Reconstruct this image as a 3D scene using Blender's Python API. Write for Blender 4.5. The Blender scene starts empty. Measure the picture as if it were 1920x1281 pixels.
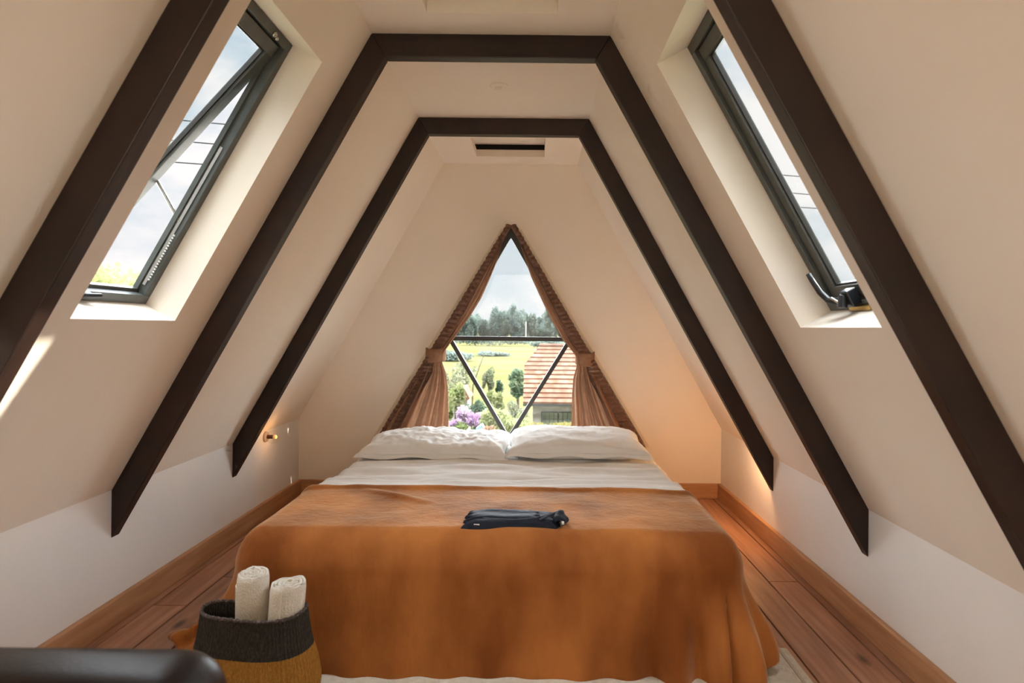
import bpy, math, random
from mathutils import Vector, Matrix, noise

sc = bpy.context.scene
PI = math.pi
CAMZ = 1.08

# ------------------------------------------------------------------ camera
cd = bpy.data.cameras.new('camera')
cd.sensor_width = 36.0
cd.lens = 1160.0 / 1920.0 * 36.0
cd.shift_x = -44.0 / 1920.0
cd.shift_y = -26.5 / 1920.0
cd.clip_start = 0.05
cd.clip_end = 800
cd.dof.use_dof = True
cd.dof.focus_distance = 2.9
cd.dof.aperture_fstop = 4.0
cam = bpy.data.objects.new('camera', cd)
sc.collection.objects.link(cam)
cam.matrix_world = Matrix.Translation((0, 0, CAMZ)) @ Matrix.Rotation(PI / 2, 4, 'X') @ Matrix.Rotation(0.0105, 4, 'Z')
sc.camera = cam

# ------------------------------------------------------------------ colour management
vs = sc.view_settings
vs.view_transform = 'Standard'
vs.look = 'None'
vs.gamma = 1.0
vs.use_curve_mapping = False
vs.exposure = 0.98
sc.cycles.max_bounces = 9
sc.cycles.diffuse_bounces = 7
sc.cycles.transparent_max_bounces = 10
sc.cycles.adaptive_threshold = 0.08
sc.cycles.adaptive_min_samples = 16
sc.cycles.light_sampling_threshold = 0.03
sc.cycles.caustics_reflective = False
sc.cycles.caustics_refractive = False
sc.cycles.sample_clamp_indirect = 6.0

# ------------------------------------------------------------------ world: pale blue sky with bright clouds
w = bpy.data.worlds.new('sky')
sc.world = w
w.use_nodes = True
nt = w.node_tree
nt.nodes.clear()
tc = nt.nodes.new('ShaderNodeTexCoord')
sep = nt.nodes.new('ShaderNodeSeparateXYZ')
nt.links.new(tc.outputs['Generated'], sep.inputs[0])
ramp = nt.nodes.new('ShaderNodeValToRGB')
ramp.color_ramp.elements[0].position = 0.0
ramp.color_ramp.elements[0].color = (0.68, 0.72, 0.76, 1)
ramp.color_ramp.elements[1].position = 0.9
ramp.color_ramp.elements[1].color = (0.33, 0.52, 0.67, 1)
nt.links.new(sep.outputs['Z'], ramp.inputs[0])
mp = nt.nodes.new('ShaderNodeMapping')
mp.inputs['Scale'].default_value = (1.0, 1.0, 1.9)
mp.inputs['Location'].default_value = (0.35, 0.1, 0.2)
nt.links.new(tc.outputs['Generated'], mp.inputs[0])
ns = nt.nodes.new('ShaderNodeTexNoise')
ns.inputs['Scale'].default_value = 2.6
ns.inputs['Detail'].default_value = 7.0
ns.inputs['Roughness'].default_value = 0.55
nt.links.new(mp.outputs[0], ns.inputs['Vector'])
cr = nt.nodes.new('ShaderNodeValToRGB')
cr.color_ramp.elements[0].position = 0.45
cr.color_ramp.elements[0].color = (0, 0, 0, 1)
cr.color_ramp.elements[1].position = 0.57
cr.color_ramp.elements[1].color = (1, 1, 1, 1)
nt.links.new(ns.outputs['Fac'], cr.inputs[0])
mx = nt.nodes.new('ShaderNodeMix')
mx.data_type = 'RGBA'
nt.links.new(cr.outputs[0], mx.inputs[0])
nt.links.new(ramp.outputs[0], mx.inputs[6])
mx.inputs[7].default_value = (0.92, 0.88, 0.87, 1)
bg = nt.nodes.new('ShaderNodeBackground')
bg.inputs['Strength'].default_value = 0.58
nt.links.new(mx.outputs[2], bg.inputs['Color'])
ow = nt.nodes.new('ShaderNodeOutputWorld')
nt.links.new(bg.outputs[0], ow.inputs[0])

# ------------------------------------------------------------------ sun
sl = bpy.data.lights.new('sun', 'SUN')
sl.energy = 5.5
sl.angle = 0.012
sl.color = (1.0, 0.92, 0.78)
so = bpy.data.objects.new('sun', sl)
sc.collection.objects.link(so)
sun_dir = Vector((-1.72, -0.33, -0.87)).normalized()
so.rotation_euler = sun_dir.to_track_quat('-Z', 'Y').to_euler()

# very wide lamp added to strengthen the clouded sky's light indoors
kl_ = bpy.data.lights.new('sky_fill', 'SUN')
kl_.energy = 20.0
kl_.angle = 2.7
kl_.color = (0.90, 0.95, 1.0)
ko = bpy.data.objects.new('sky_fill', kl_)
sc.collection.objects.link(ko)
ko.rotation_euler = Vector((0.0, -0.65, -0.9)).to_track_quat('-Z', 'Y').to_euler()

# ------------------------------------------------------------------ warm fill lamp added behind the camera
al = bpy.data.lights.new('rear_fill', 'AREA')
al.shape = 'RECTANGLE'
al.size = 1.5
al.size_y = 1.5
al.energy = 9.8
al.color = (1.0, 0.88, 0.72)
ao = bpy.data.objects.new('rear_fill', al)
sc.collection.objects.link(ao)
ao.location = (-0.16, -1.62, 1.15)
ao.rotation_euler = (PI / 2, 0, 0)      # shines along +y


# ------------------------------------------------------------------ helpers
class MB:
    def __init__(self):
        self.v, self.f = [], []

    def box(self, a, b):
        x0, y0, z0 = a
        x1, y1, z1 = b
        n = len(self.v)
        self.v += [(x0, y0, z0), (x1, y0, z0), (x1, y1, z0), (x0, y1, z0), (x0, y0, z1), (x1, y0, z1), (x1, y1, z1), (x0, y1, z1)]
        self.f += [tuple(n + i for i in q) for q in ((0, 3, 2, 1), (4, 5, 6, 7), (0, 1, 5, 4), (1, 2, 6, 5), (2, 3, 7, 6), (3, 0, 4, 7))]
        return self

    def hexa(self, pts):
        """eight corners: four of one face in order, then the four opposite ones"""
        n = len(self.v)
        self.v += [tuple(p) for p in pts]
        self.f += [tuple(n + i for i in q) for q in ((0, 3, 2, 1), (4, 5, 6, 7), (0, 1, 5, 4), (1, 2, 6, 5), (2, 3, 7, 6), (3, 0, 4, 7))]
        return self

    def prism(self, poly, y0, y1):
        """polygon in (x, z) extruded along y"""
        n = len(self.v)
        k = len(poly)
        self.v += [(p[0], y0, p[1]) for p in poly] + [(p[0], y1, p[1]) for p in poly]
        self.f.append(tuple(range(n, n + k)))
        self.f.append(tuple(range(n + 2 * k - 1, n + k - 1, -1)))
        for i in range(k):
            j = (i + 1) % k
            self.f.append((n + j, n + i, n + k + i, n + k + j))
        return self

    def tube(self, pts, r, seg=10, cap=True):
        pts = [Vector(p) for p in pts]
        n0 = len(self.v)
        up = Vector((0.13, 0.21, 1)).normalized()
        k = len(pts)
        for i, p in enumerate(pts):
            d = (pts[min(i + 1, k - 1)] - pts[max(i - 1, 0)]).normalized()
            a = d.cross(up)
            if a.length < 1e-3:
                a = d.cross(Vector((1, 0, 0)))
            a.normalize()
            b = a.cross(d)
            rr = r[i] if isinstance(r, (list, tuple)) else r
            for j in range(seg):
                t = 2 * PI * j / seg
                self.v.append(tuple(p + a * (rr * math.cos(t)) + b * (rr * math.sin(t))))
        for i in range(k - 1):
            for j in range(seg):
                jj = (j + 1) % seg
                self.f.append((n0 + i * seg + j, n0 + i * seg + jj, n0 + (i + 1) * seg + jj, n0 + (i + 1) * seg + j))
        if cap:
            self.f.append(tuple(n0 + j for j in reversed(range(seg))))
            self.f.append(tuple(n0 + (k - 1) * seg + j for j in range(seg)))
        return self

    def lathe(self, prof, c=(0, 0, 0), seg=24, fn=None, ysc=1.0):
        """profile of (radius, z) turned about z; fn(theta, i) -> (radius factor, z offset)"""
        n0 = len(self.v)
        for i, (r, z) in enumerate(prof):
            for j in range(seg):
                t = 2 * PI * j / seg
                k, dz = fn(t, i) if fn else (1, 0)
                self.v.append((c[0] + r * k * math.cos(t), c[1] + r * k * (ysc(z) if callable(ysc) else ysc) * math.sin(t), c[2] + z + dz))
        for i in range(len(prof) - 1):
            for j in range(seg):
                jj = (j + 1) % seg
                self.f.append((n0 + i * seg + j, n0 + i * seg + jj, n0 + (i + 1) * seg + jj, n0 + (i + 1) * seg + j))
        return self

    def grid(self, nu, nv, fn):
        n0 = len(self.v)
        for j in range(nv + 1):
            for i in range(nu + 1):
                self.v.append(tuple(fn(i / nu, j / nv)))
        for j in range(nv):
            for i in range(nu):
                a = n0 + j * (nu + 1) + i
                self.f.append((a, a + 1, a + nu + 2, a + nu + 1))
        return self

    def ball(self, c, r, nu=16, nv=10):
        rx, ry, rz = r if isinstance(r, (tuple, list)) else (r, r, r)
        return self.grid(nu, nv, lambda u, v: (c[0] + rx * math.sin(PI * v) * math.cos(2 * PI * u), c[1] + ry * math.sin(PI * v) * math.sin(2 * PI * u), c[2] + rz * math.cos(PI * v)))

    def build(self, name, mat, parent=None, smooth=False, bevel=0.0, fix=True):
        me = bpy.data.meshes.new(name)
        me.from_pydata(self.v, [], self.f)
        if fix:
            import bmesh
            bm = bmesh.new()
            bm.from_mesh(me)
            bmesh.ops.recalc_face_normals(bm, faces=bm.faces)
            bm.to_mesh(me)
            bm.free()
        me.materials.append(mat)
        if smooth:
            for p in me.polygons:
                p.use_smooth = True
        o = bpy.data.objects.new(name, me)
        sc.collection.objects.link(o)
        if parent:
            o.parent = parent
        if bevel:
            m = o.modifiers.new('bevel', 'BEVEL')
            m.width = bevel
            m.segments = 2
            m.limit_method = 'ANGLE'
        return o


def tag(o, label=None, cat=None, group=None, kind=None):
    if label:
        o['label'] = label
    if cat:
        o['category'] = cat
    if group:
        o['group'] = group
    if kind:
        o['kind'] = kind
    return o


def empty(name, loc=(0, 0, 0)):
    o = bpy.data.objects.new(name, None)
    o.empty_display_size = 0.1
    o.location = loc
    sc.collection.objects.link(o)
    return o


def hold(parent, *kids):
    """parent already-placed meshes to an Empty without moving them"""
    for k in kids:
        k.parent = parent
        k.matrix_parent_inverse = Matrix.Translation(-parent.location)


def fbm(x, y, z=0.0, o=3):
    return noise.fractal(Vector((x, y, z)), 1.0, 2.0, o)


def sm(a, b, x):
    t = max(0.0, min(1.0, (x - a) / (b - a)))
    return t * t * (3 - 2 * t)


def interp(tab, z):
    """piecewise-linear through (z, x) with smoothing; tab sorted by z descending"""
    if z >= tab[0][0]:
        return tab[0][1]
    for (z0, x0), (z1, x1) in zip(tab, tab[1:]):
        if z >= z1:
            t = (z0 - z) / (z0 - z1)
            return x0 + (x1 - x0) * t
    return tab[-1][1]


# ------------------------------------------------------------------ materials
def mat(name, col, rough=0.6, col2=None, scale=8.0, stretch=(1, 1, 1), bump=0.0, bscale=None, metal=0.0, sheen=0.0,
        rnd=0.0, spec=0.5, lo=0.35, hi=0.65, detail=4.0, sheencol=(1, 1, 1), coat=0.0, transl=0.0):
    m = bpy.data.materials.new(name)
    m.use_nodes = True
    n = m.node_tree
    b = n.nodes['Principled BSDF']
    b.inputs['Roughness'].default_value = rough
    b.inputs['Metallic'].default_value = metal
    b.inputs['Specular IOR Level'].default_value = spec
    if coat:
        b.inputs['Coat Weight'].default_value = coat
        b.inputs['Coat Roughness'].default_value = 0.15
    if sheen:
        b.inputs['Sheen Weight'].default_value = sheen
        b.inputs['Sheen Roughness'].default_value = 0.4
        b.inputs['Sheen Tint'].default_value = (*sheencol, 1)
    t = n.nodes.new('ShaderNodeTexCoord')
    mp = n.nodes.new('ShaderNodeMapping')
    mp.inputs['Scale'].default_value = stretch
    n.links.new(t.outputs['Object'], mp.inputs[0])
    vec = mp.outputs[0]
    if rnd:
        oi = n.nodes.new('ShaderNodeObjectInfo')
        ad = n.nodes.new('ShaderNodeVectorMath')
        ad.operation = 'ADD'
        sc_ = n.nodes.new('ShaderNodeMath')
        sc_.operation = 'MULTIPLY'
        sc_.inputs[1].default_value = 37.0
        n.links.new(oi.outputs['Random'], sc_.inputs[0])
        n.links.new(vec, ad.inputs[0])
        n.links.new(sc_.outputs[0], ad.inputs[1])
        vec = ad.outputs[0]
    out = None
    if col2:
        nz = n.nodes.new('ShaderNodeTexNoise')
        nz.inputs['Scale'].default_value = scale
        nz.inputs['Detail'].default_value = detail
        n.links.new(vec, nz.inputs['Vector'])
        r = n.nodes.new('ShaderNodeValToRGB')
        r.color_ramp.elements[0].position = lo
        r.color_ramp.elements[0].color = (*col, 1)
        r.color_ramp.elements[1].position = hi
        r.color_ramp.elements[1].color = (*col2, 1)
        n.links.new(nz.outputs['Fac'], r.inputs[0])
        out = r.outputs[0]
    else:
        rgb = n.nodes.new('ShaderNodeRGB')
        rgb.outputs[0].default_value = (*col, 1)
        out = rgb.outputs[0]
    if rnd:
        hsv = n.nodes.new('ShaderNodeHueSaturation')
        mr = n.nodes.new('ShaderNodeMapRange')
        mr.inputs['To Min'].default_value = 1 - rnd
        mr.inputs['To Max'].default_value = 1 + rnd
        n.links.new(oi.outputs['Random'], mr.inputs['Value'])
        n.links.new(mr.outputs[0], hsv.inputs['Value'])
        n.links.new(out, hsv.inputs['Color'])
        out = hsv.outputs[0]
    n.links.new(out, b.inputs['Base Color'])
    if bump:
        nz = n.nodes.new('ShaderNodeTexNoise')
        nz.inputs['Scale'].default_value = bscale or scale
        nz.inputs['Detail'].default_value = 5
        n.links.new(vec, nz.inputs['Vector'])
        bp = n.nodes.new('ShaderNodeBump')
        bp.inputs['Strength'].default_value = bump
        bp.inputs['Distance'].default_value = 0.02
        n.links.new(nz.outputs['Fac'], bp.inputs['Height'])
        n.links.new(bp.outputs[0], b.inputs['Normal'])
    if transl:
        tr = n.nodes.new('ShaderNodeBsdfTranslucent')
        n.links.new(out, tr.inputs['Color'])
        ms = n.nodes.new('ShaderNodeMixShader')
        ms.inputs[0].default_value = transl
        n.links.new(b.outputs[0], ms.inputs[1])
        n.links.new(tr.outputs[0], ms.inputs[2])
        n.links.new(ms.outputs[0], n.nodes['Material Output'].inputs[0])
    return m


def glass_mat(name, tint=(0.97, 0.985, 0.98), refl=0.06):
    m = bpy.data.materials.new(name)
    m.use_nodes = True
    n = m.node_tree
    n.nodes.clear()
    t = n.nodes.new('ShaderNodeBsdfTransparent')
    t.inputs[0].default_value = (*tint, 1)
    g = n.nodes.new('ShaderNodeBsdfGlossy')
    g.inputs['Roughness'].default_value = 0.02
    lw = n.nodes.new('ShaderNodeLayerWeight')
    lw.inputs[0].default_value = 0.5
    pw = n.nodes.new('ShaderNodeMath')
    pw.operation = 'POWER'
    pw.inputs[1].default_value = 5.0
    n.links.new(lw.outputs['Facing'], pw.inputs[0])
    fr = n.nodes.new('ShaderNodeMath')
    fr.operation = 'MULTIPLY_ADD'
    fr.inputs[1].default_value = 0.5
    fr.inputs[2].default_value = 0.02
    n.links.new(pw.outputs[0], fr.inputs[0])
    mx = n.nodes.new('ShaderNodeMixShader')
    n.links.new(fr.outputs[0], mx.inputs[0])
    n.links.new(t.outputs[0], mx.inputs[1])
    n.links.new(g.outputs[0], mx.inputs[2])
    o = n.nodes.new('ShaderNodeOutputMaterial')
    n.links.new(mx.outputs[0], o.inputs[0])
    return m


def emit_mat(name, col, s):
    m = bpy.data.materials.new(name)
    m.use_nodes = True
    n = m.node_tree
    b = n.nodes['Principled BSDF']
    b.inputs['Emission Color'].default_value = (*col, 1)
    b.inputs['Emission Strength'].default_value = s
    b.inputs['Base Color'].default_value = (*col, 1)
    return m


def basket_mat(name, col, col2, ribs):
    m = mat(name, col, 0.9, col2, 260.0, (1, 1, 0.35), bump=0.5, bscale=300, spec=0.2, lo=0.3, hi=0.7)
    return m


M = {}
M['plaster'] = mat('cream_plaster', (0.86, 0.775, 0.675), 0.75, (0.88, 0.80, 0.70), 3.0, bump=0.06, bscale=26, spec=0.25)
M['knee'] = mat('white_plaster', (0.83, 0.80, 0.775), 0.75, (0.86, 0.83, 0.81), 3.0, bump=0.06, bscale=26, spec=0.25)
M['beam'] = mat('dark_stained_wood', (0.017, 0.009, 0.007), 0.45, (0.028, 0.014, 0.010), 6.0, (1, 14, 1), bump=0.06, bscale=30, spec=0.4, rnd=0.15)
def plank_mat():
    m = mat('pine_floorboard', (0.28, 0.130, 0.074), 0.40, (0.45, 0.24, 0.145), 5.0, (9, 0.55, 9), bump=0.05, bscale=20, rnd=0.26, spec=0.45, lo=0.3, hi=0.7)
    n = m.node_tree
    b = n.nodes['Principled BSDF']
    src = b.inputs['Base Color'].links[0].from_socket
    vec = [k for k in n.nodes if k.type == 'VECT_MATH'][0].outputs[0]
    mp2 = n.nodes.new('ShaderNodeMapping')
    mp2.inputs['Scale'].default_value = (0.8, 5.5, 0.0)
    n.links.new(vec, mp2.inputs[0])
    vo = n.nodes.new('ShaderNodeTexVoronoi')
    vo.inputs['Scale'].default_value = 1.0
    n.links.new(mp2.outputs[0], vo.inputs['Vector'])
    r = n.nodes.new('ShaderNodeValToRGB')
    r.color_ramp.elements[0].position = 0.05
    r.color_ramp.elements[0].color = (0.22, 0.18, 0.17, 1)
    r.color_ramp.elements[1].position = 0.16
    r.color_ramp.elements[1].color = (1, 1, 1, 1)
    n.links.new(vo.outputs['Distance'], r.inputs[0])
    mu = n.nodes.new('ShaderNodeMix')
    mu.data_type = 'RGBA'
    mu.blend_type = 'MULTIPLY'
    mu.inputs[0].default_value = 1.0
    n.links.new(src, mu.inputs[6])
    n.links.new(r.outputs[0], mu.inputs[7])
    n.links.new(mu.outputs[2], b.inputs['Base Color'])
    return m


M['plank'] = plank_mat()
M['skirting'] = mat('pine_skirting', (0.432, 0.218, 0.101), 0.45, (0.552, 0.301, 0.155), 5.0, (3, 0.6, 8), bump=0.04, bscale=20, spec=0.4)
M['gap'] = mat('dark_gap', (0.025, 0.012, 0.007), 0.9)
M['black'] = mat('attic_shade', (0.012, 0.012, 0.012), 0.9)  # near-black colour stands in for the shade of the attic
M['steel'] = mat('grey_painted_steel', (0.075, 0.086, 0.082), 0.40, (0.10, 0.11, 0.105), 20, spec=0.5)
M['steel_dark'] = mat('dark_painted_steel', (0.030, 0.026, 0.022), 0.45, spec=0.5)
M['chrome'] = mat('bright_metal', (0.55, 0.52, 0.48), 0.25, metal=1.0)
M['brass'] = mat('brass', (0.50, 0.32, 0.10), 0.35, metal=1.0)
M['blackmetal'] = mat('black_metal', (0.012, 0.014, 0.018), 0.3)
M['glass'] = glass_mat('window_glass')
M['curtain'] = mat('brown_curtain', (0.30, 0.155, 0.09), 0.85, (0.36, 0.195, 0.115), 30, spec=0.15, sheen=0.25, sheencol=(1, 0.85, 0.7), transl=0.22)
M['ruffle'] = mat('brown_ruched_edge', (0.15, 0.082, 0.056), 0.8, (0.21, 0.115, 0.08), 60, spec=0.15, sheen=0.2, bump=0.3, bscale=90)
M['rail'] = mat('cream_rail', (0.72, 0.62, 0.48), 0.6)
M['sheet'] = mat('white_cotton', (0.790, 0.774, 0.755), 0.85, (0.832, 0.822, 0.810), 8, spec=0.15, bump=0.10, bscale=14)
M['pillow'] = mat('white_pillowcase', (0.824, 0.816, 0.803), 0.85, (0.855, 0.848, 0.847), 8, spec=0.15, bump=0.10, bscale=16)
M['mattress'] = mat('mattress_ticking', (0.6, 0.56, 0.5), 0.9)
M['bedwood'] = mat('dark_bed_wood', (0.05, 0.024, 0.014), 0.45, (0.075, 0.035, 0.02), 6, (8, 1, 8))
M['blanket'] = mat('brown_velvet_fleece', (0.205, 0.058, 0.011), 0.75, (0.43, 0.155, 0.038), 4.2, (1.0, 1.0, 0.5), bump=0.16, bscale=50, sheen=0.5, sheencol=(1.0, 0.80, 0.58), spec=0.12, lo=0.34, hi=0.64, detail=9)
M['navy'] = mat('navy_cloth', (0.006, 0.008, 0.015), 0.65, (0.010, 0.013, 0.024), 40, sheen=0.06, sheencol=(0.6, 0.75, 1), bump=0.12, bscale=120, spec=0.2)
M['navypipe'] = mat('slate_piping', (0.03, 0.037, 0.055), 0.6)
M['whitetag'] = mat('white_tag', (0.75, 0.75, 0.74), 0.7)
M['towel'] = mat('cream_towel', (0.78, 0.73, 0.64), 0.95, (0.83, 0.79, 0.71), 60, bump=0.5, bscale=220, spec=0.1, sheen=0.2)
M['bk_dark'] = basket_mat('charcoal_weave', (0.022, 0.020, 0.018), (0.060, 0.055, 0.048), 90)
M['bk_gold'] = basket_mat('mustard_weave', (0.30, 0.135, 0.022), (0.46, 0.23, 0.05), 90)
M['bk_rim'] = mat('bound_rim', (0.05, 0.04, 0.038), 0.8, (0.30, 0.22, 0.20), 190, lo=0.5, hi=0.75)
M['rug'] = mat('cream_rug', (0.60, 0.54, 0.45), 0.95, (0.67, 0.61, 0.52), 50, bump=0.4, bscale=180, spec=0.1)
M['leather'] = mat('dark_brown_leather', (0.010, 0.005, 0.004), 0.38, (0.015, 0.008, 0.006), 30, bump=0.05, bscale=160, spec=0.22)
M['lamp_base'] = mat('lamp_base', (0.65, 0.50, 0.42), 0.5)
M['socket'] = mat('lamp_socket', (0.12, 0.05, 0.03), 0.4)
# outdoors
M['field'] = mat('field_grass', (0.088, 0.086, 0.035), 0.95, (0.113, 0.104, 0.051), 0.10, (1, 2.5, 1), spec=0.0, detail=6)
M['yard'] = mat('garden_ground', (0.092, 0.092, 0.042), 0.95, (0.134, 0.113, 0.071), 0.6, spec=0.0)
M['leaf_far'] = mat('haze_tinted_foliage', (0.125, 0.172, 0.160), 0.9, (0.203, 0.242, 0.210), 0.4, spec=0.0, rnd=0.2, transl=0.3)  # haze of distance is put into this pale teal leaf colour
M['leaf_mid'] = mat('grey_green_foliage', (0.144, 0.173, 0.104), 0.9, (0.287, 0.287, 0.192), 1.2, spec=0.05, rnd=0.2, transl=0.35)
M['leaf_dark'] = mat('dark_foliage', (0.059, 0.102, 0.070), 0.9, (0.128, 0.172, 0.102), 1.5, spec=0.05, rnd=0.15, transl=0.3)
M['leaf_lite'] = mat('light_green_foliage', (0.187, 0.222, 0.085), 0.9, (0.326, 0.326, 0.172), 2.0, spec=0.05, rnd=0.15, transl=0.4)
M['leaf_yellow'] = mat('yellow_hedge', (0.174, 0.159, 0.038), 0.9, (0.251, 0.208, 0.087), 1.6, spec=0.05, transl=0.4)
M['leaf_lilac'] = mat('lilac_blossom', (0.287, 0.173, 0.287), 0.9, (0.479, 0.365, 0.461), 3.0, spec=0.05, transl=0.4)
M['leaf_peach'] = mat('peach_blossom', (0.270, 0.147, 0.088), 0.9, (0.305, 0.211, 0.147), 3.0, spec=0.05, transl=0.4)
M['bark'] = mat('bark', (0.084, 0.063, 0.046), 0.9, (0.126, 0.101, 0.076), 6)
M['tile'] = mat('terracotta_tile', (0.153, 0.069, 0.042), 0.85, (0.217, 0.120, 0.088), 2.2, (2.5, 1, 1), bump=0.3, bscale=8, rnd=0.12, spec=0.1)
M['brick'] = mat('grey_block_wall', (0.332, 0.306, 0.286), 0.9, (0.425, 0.398, 0.370), 5.0, bump=0.3, bscale=12)
M['hglass'] = mat('house_window_pane', (0.160, 0.193, 0.151), 0.15, (0.252, 0.277, 0.218), 2.0)
M['grille'] = mat('dark_grille', (0.04, 0.045, 0.04), 0.5)
M['bluetin'] = mat('blue_tin', (0.22, 0.36, 0.46), 0.5)
M['white'] = mat('white_paint', (0.8, 0.8, 0.78), 0.6)
M['wire'] = mat('cable', (0.02, 0.022, 0.025), 0.8, spec=0.1)

# ------------------------------------------------------------------ room geometry
ZC = 2.123
XL, XR = -0.595, 0.2565                 # ceiling edges
KLX, KLZ = -1.505, 0.483                # top of left knee wall
KRX, KRZ = 1.195, 0.442                 # top of right knee wall
YB, YE = -1.60, 3.956                   # wall behind the camera, end wall
ETH = 0.12                              # end wall thickness


class Slope:
    def __init__(s, x0, z0, x1, z1):
        s.o = Vector((x0, 0, z0))
        d = Vector((x1 - x0, 0, z1 - z0))
        s.L = d.length
        s.d = d.normalized()
        s.n = Vector((-s.d.z, 0, s.d.x)) if x1 > x0 else Vector((s.d.z, 0, -s.d.x))
        if s.n.z < 0:
            s.n = -s.n

    def p(s, u, y, n=0.0):
        q = s.o + s.d * u + s.n * n
        return Vector((q.x, y, q.z))


SL = Slope(XL, ZC, KLX, KLZ)
SR = Slope(XR, ZC, KRX, KRZ)


def slab(P, us, ys, holes, n0, n1):
    """sheet of thickness n0..n1 in a (u, y, n) frame with rectangular holes"""
    mb = MB()
    us = sorted(set(us + [h[0] for h in holes] + [h[1] for h in holes]))
    ys = sorted(set(ys + [h[2] for h in holes] + [h[3] for h in holes]))
    solid = {}
    for i in range(len(us) - 1):
        for j in range(len(ys) - 1):
            uc, yc = (us[i] + us[i + 1]) / 2, (ys[j] + ys[j + 1]) / 2
            solid[i, j] = not any(h[0] < uc < h[1] and h[2] < yc < h[3] for h in holes)

    def quad(*pts):
        k = len(mb.v)
        mb.v += [tuple(p) for p in pts]
        mb.f.append((k, k + 1, k + 2, k + 3))
    for (i, j), s in solid.items():
        if not s:
            continue
        u0, u1, y0, y1 = us[i], us[i + 1], ys[j], ys[j + 1]
        quad(P(u0, y0, n0), P(u1, y0, n0), P(u1, y1, n0), P(u0, y1, n0))
        quad(P(u0, y0, n1), P(u0, y1, n1), P(u1, y1, n1), P(u1, y0, n1))
        for (di, dj, a, b) in ((-1, 0, (u0, y0), (u0, y1)), (1, 0, (u1, y1), (u1, y0)), (0, -1, (u1, y0), (u0, y0)), (0, 1, (u0, y1), (u1, y1))):
            if not solid.get((i + di, j + dj), False):
                quad(P(*a, n0), P(*b, n0), P(*b, n1), P(*a, n1))
    return mb


# skylight openings (u down the slope, y along the room)
HL = (0.218, 1.182, 1.553, 2.005)
HR = (0.240, 1.185, 1.490, 1.948)
TH = 0.17
wsl = slab(SL.p, [-0.08, SL.L + 0.05], [YB, YE + ETH], [HL], 0, TH).build('wall_left_slope', M['plaster'])
wsr = slab(SR.p, [-0.08, SR.L + 0.05], [YB, YE + ETH], [HR], 0, TH).build('wall_right_slope', M['plaster'])
tag(wsl, 'cream plastered left roof slope with the open skylight', 'wall', kind='structure')
tag(wsr, 'cream plastered right roof slope with the closed skylight', 'wall', kind='structure')


def ceilP(u, y, n=0.0):
    return Vector((u, y, ZC + n))


C1 = (-0.372, 0.062, 1.62, 2.055)
C2 = (-0.372, 0.044, 3.42, 3.785)
ce = slab(ceilP, [XL - 0.02, XR + 0.02], [YB, YE + ETH], [C1, C2], 0, 0.042).build('ceiling', M['plaster'])
tag(ce, 'cream flat ceiling strip along the ridge with two hatch recesses', 'ceiling', kind='structure')
MB().box((-0.45, 1.55, ZC + 0.10), (0.14, 2.10, ZC + 0.12)).build('hatch_panel', M['plaster'], ce)
MB().box((-0.45, 2.055, ZC + 0.042), (0.14, 2.09, ZC + 0.10)).build('hatch_frame', M['plaster'], ce)
MB().box((-0.45, 3.38, ZC + 0.078), (0.12, 3.80, ZC + 0.098)).build('hatch_panel', M['plaster'], ce)
MB().box((XL - 0.3, YB, ZC + 0.20), (XR + 0.3, YE + ETH, ZC + 0.24)).build('attic_board', M['black'], ce)
tag(MB().box((-0.45, 3.815, ZC + 0.043), (0.12, 3.83, ZC + 0.16)).build('gap_shade_board', M['black'], ce))  # black board paints the shade in the gap under the raised panel

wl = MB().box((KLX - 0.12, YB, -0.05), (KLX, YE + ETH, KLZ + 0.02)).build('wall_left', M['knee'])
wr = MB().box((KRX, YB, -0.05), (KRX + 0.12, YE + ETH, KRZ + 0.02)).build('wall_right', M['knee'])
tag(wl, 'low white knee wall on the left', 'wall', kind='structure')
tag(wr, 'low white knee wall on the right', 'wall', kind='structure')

# end wall with triangular opening
A, BL, BR = (-0.165, 1.728), (-0.973, 0.335), (0.643, 0.335)
F1, K1, Cc1, Cc2, K2, F2 = (KLX, -0.05), (KLX, KLZ), (XL, ZC), (XR, ZC), (KRX, KRZ), (KRX, -0.05)
mb = MB()
for fc in ([F1, F2, BR, BL], [F1, BL, K1], [K1, BL, A, Cc1], [Cc1, A, Cc2], [Cc2, A, BR, K2], [K2, BR, F2]):
    for y in (YE, YE + ETH):
        k = len(mb.v)
        mb.v += [(p[0], y, p[1]) for p in fc]
        mb.f.append(tuple(range(k, k + len(fc))))
for a, b in ((A, BL), (BL, BR), (BR, A)):
    k = len(mb.v)
    mb.v += [(a[0], YE, a[1]), (b[0], YE, b[1]), (b[0], YE + ETH, b[1]), (a[0], YE + ETH, a[1])]
    mb.f.append((k, k + 1, k + 2, k + 3))
we = mb.build('wall_back', M['plaster'], fix=False)
tag(we, 'cream plastered gable wall behind the bed with triangular window', 'wall', kind='structure')

# wall behind the camera with an opening added for the fill lamp
mb = MB()
WX0, WX1, WZ0, WZ1 = -0.95, 0.63, 0.35, 1.95
y0, y1 = YB - 0.12, YB
mb.box((KLX - 0.2, y0, -0.05), (WX0, y1, ZC + 0.1)).box((WX1, y0, -0.05), (KRX + 0.2, y1, ZC + 0.1))
mb.box((WX0, y0, -0.05), (WX1, y1, WZ0)).box((WX0, y0, WZ1), (WX1, y1, ZC + 0.1))
tag(mb.build('wall_front', M['plaster']), 'cream wall at the near end of the loft', 'wall', kind='structure')

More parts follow.
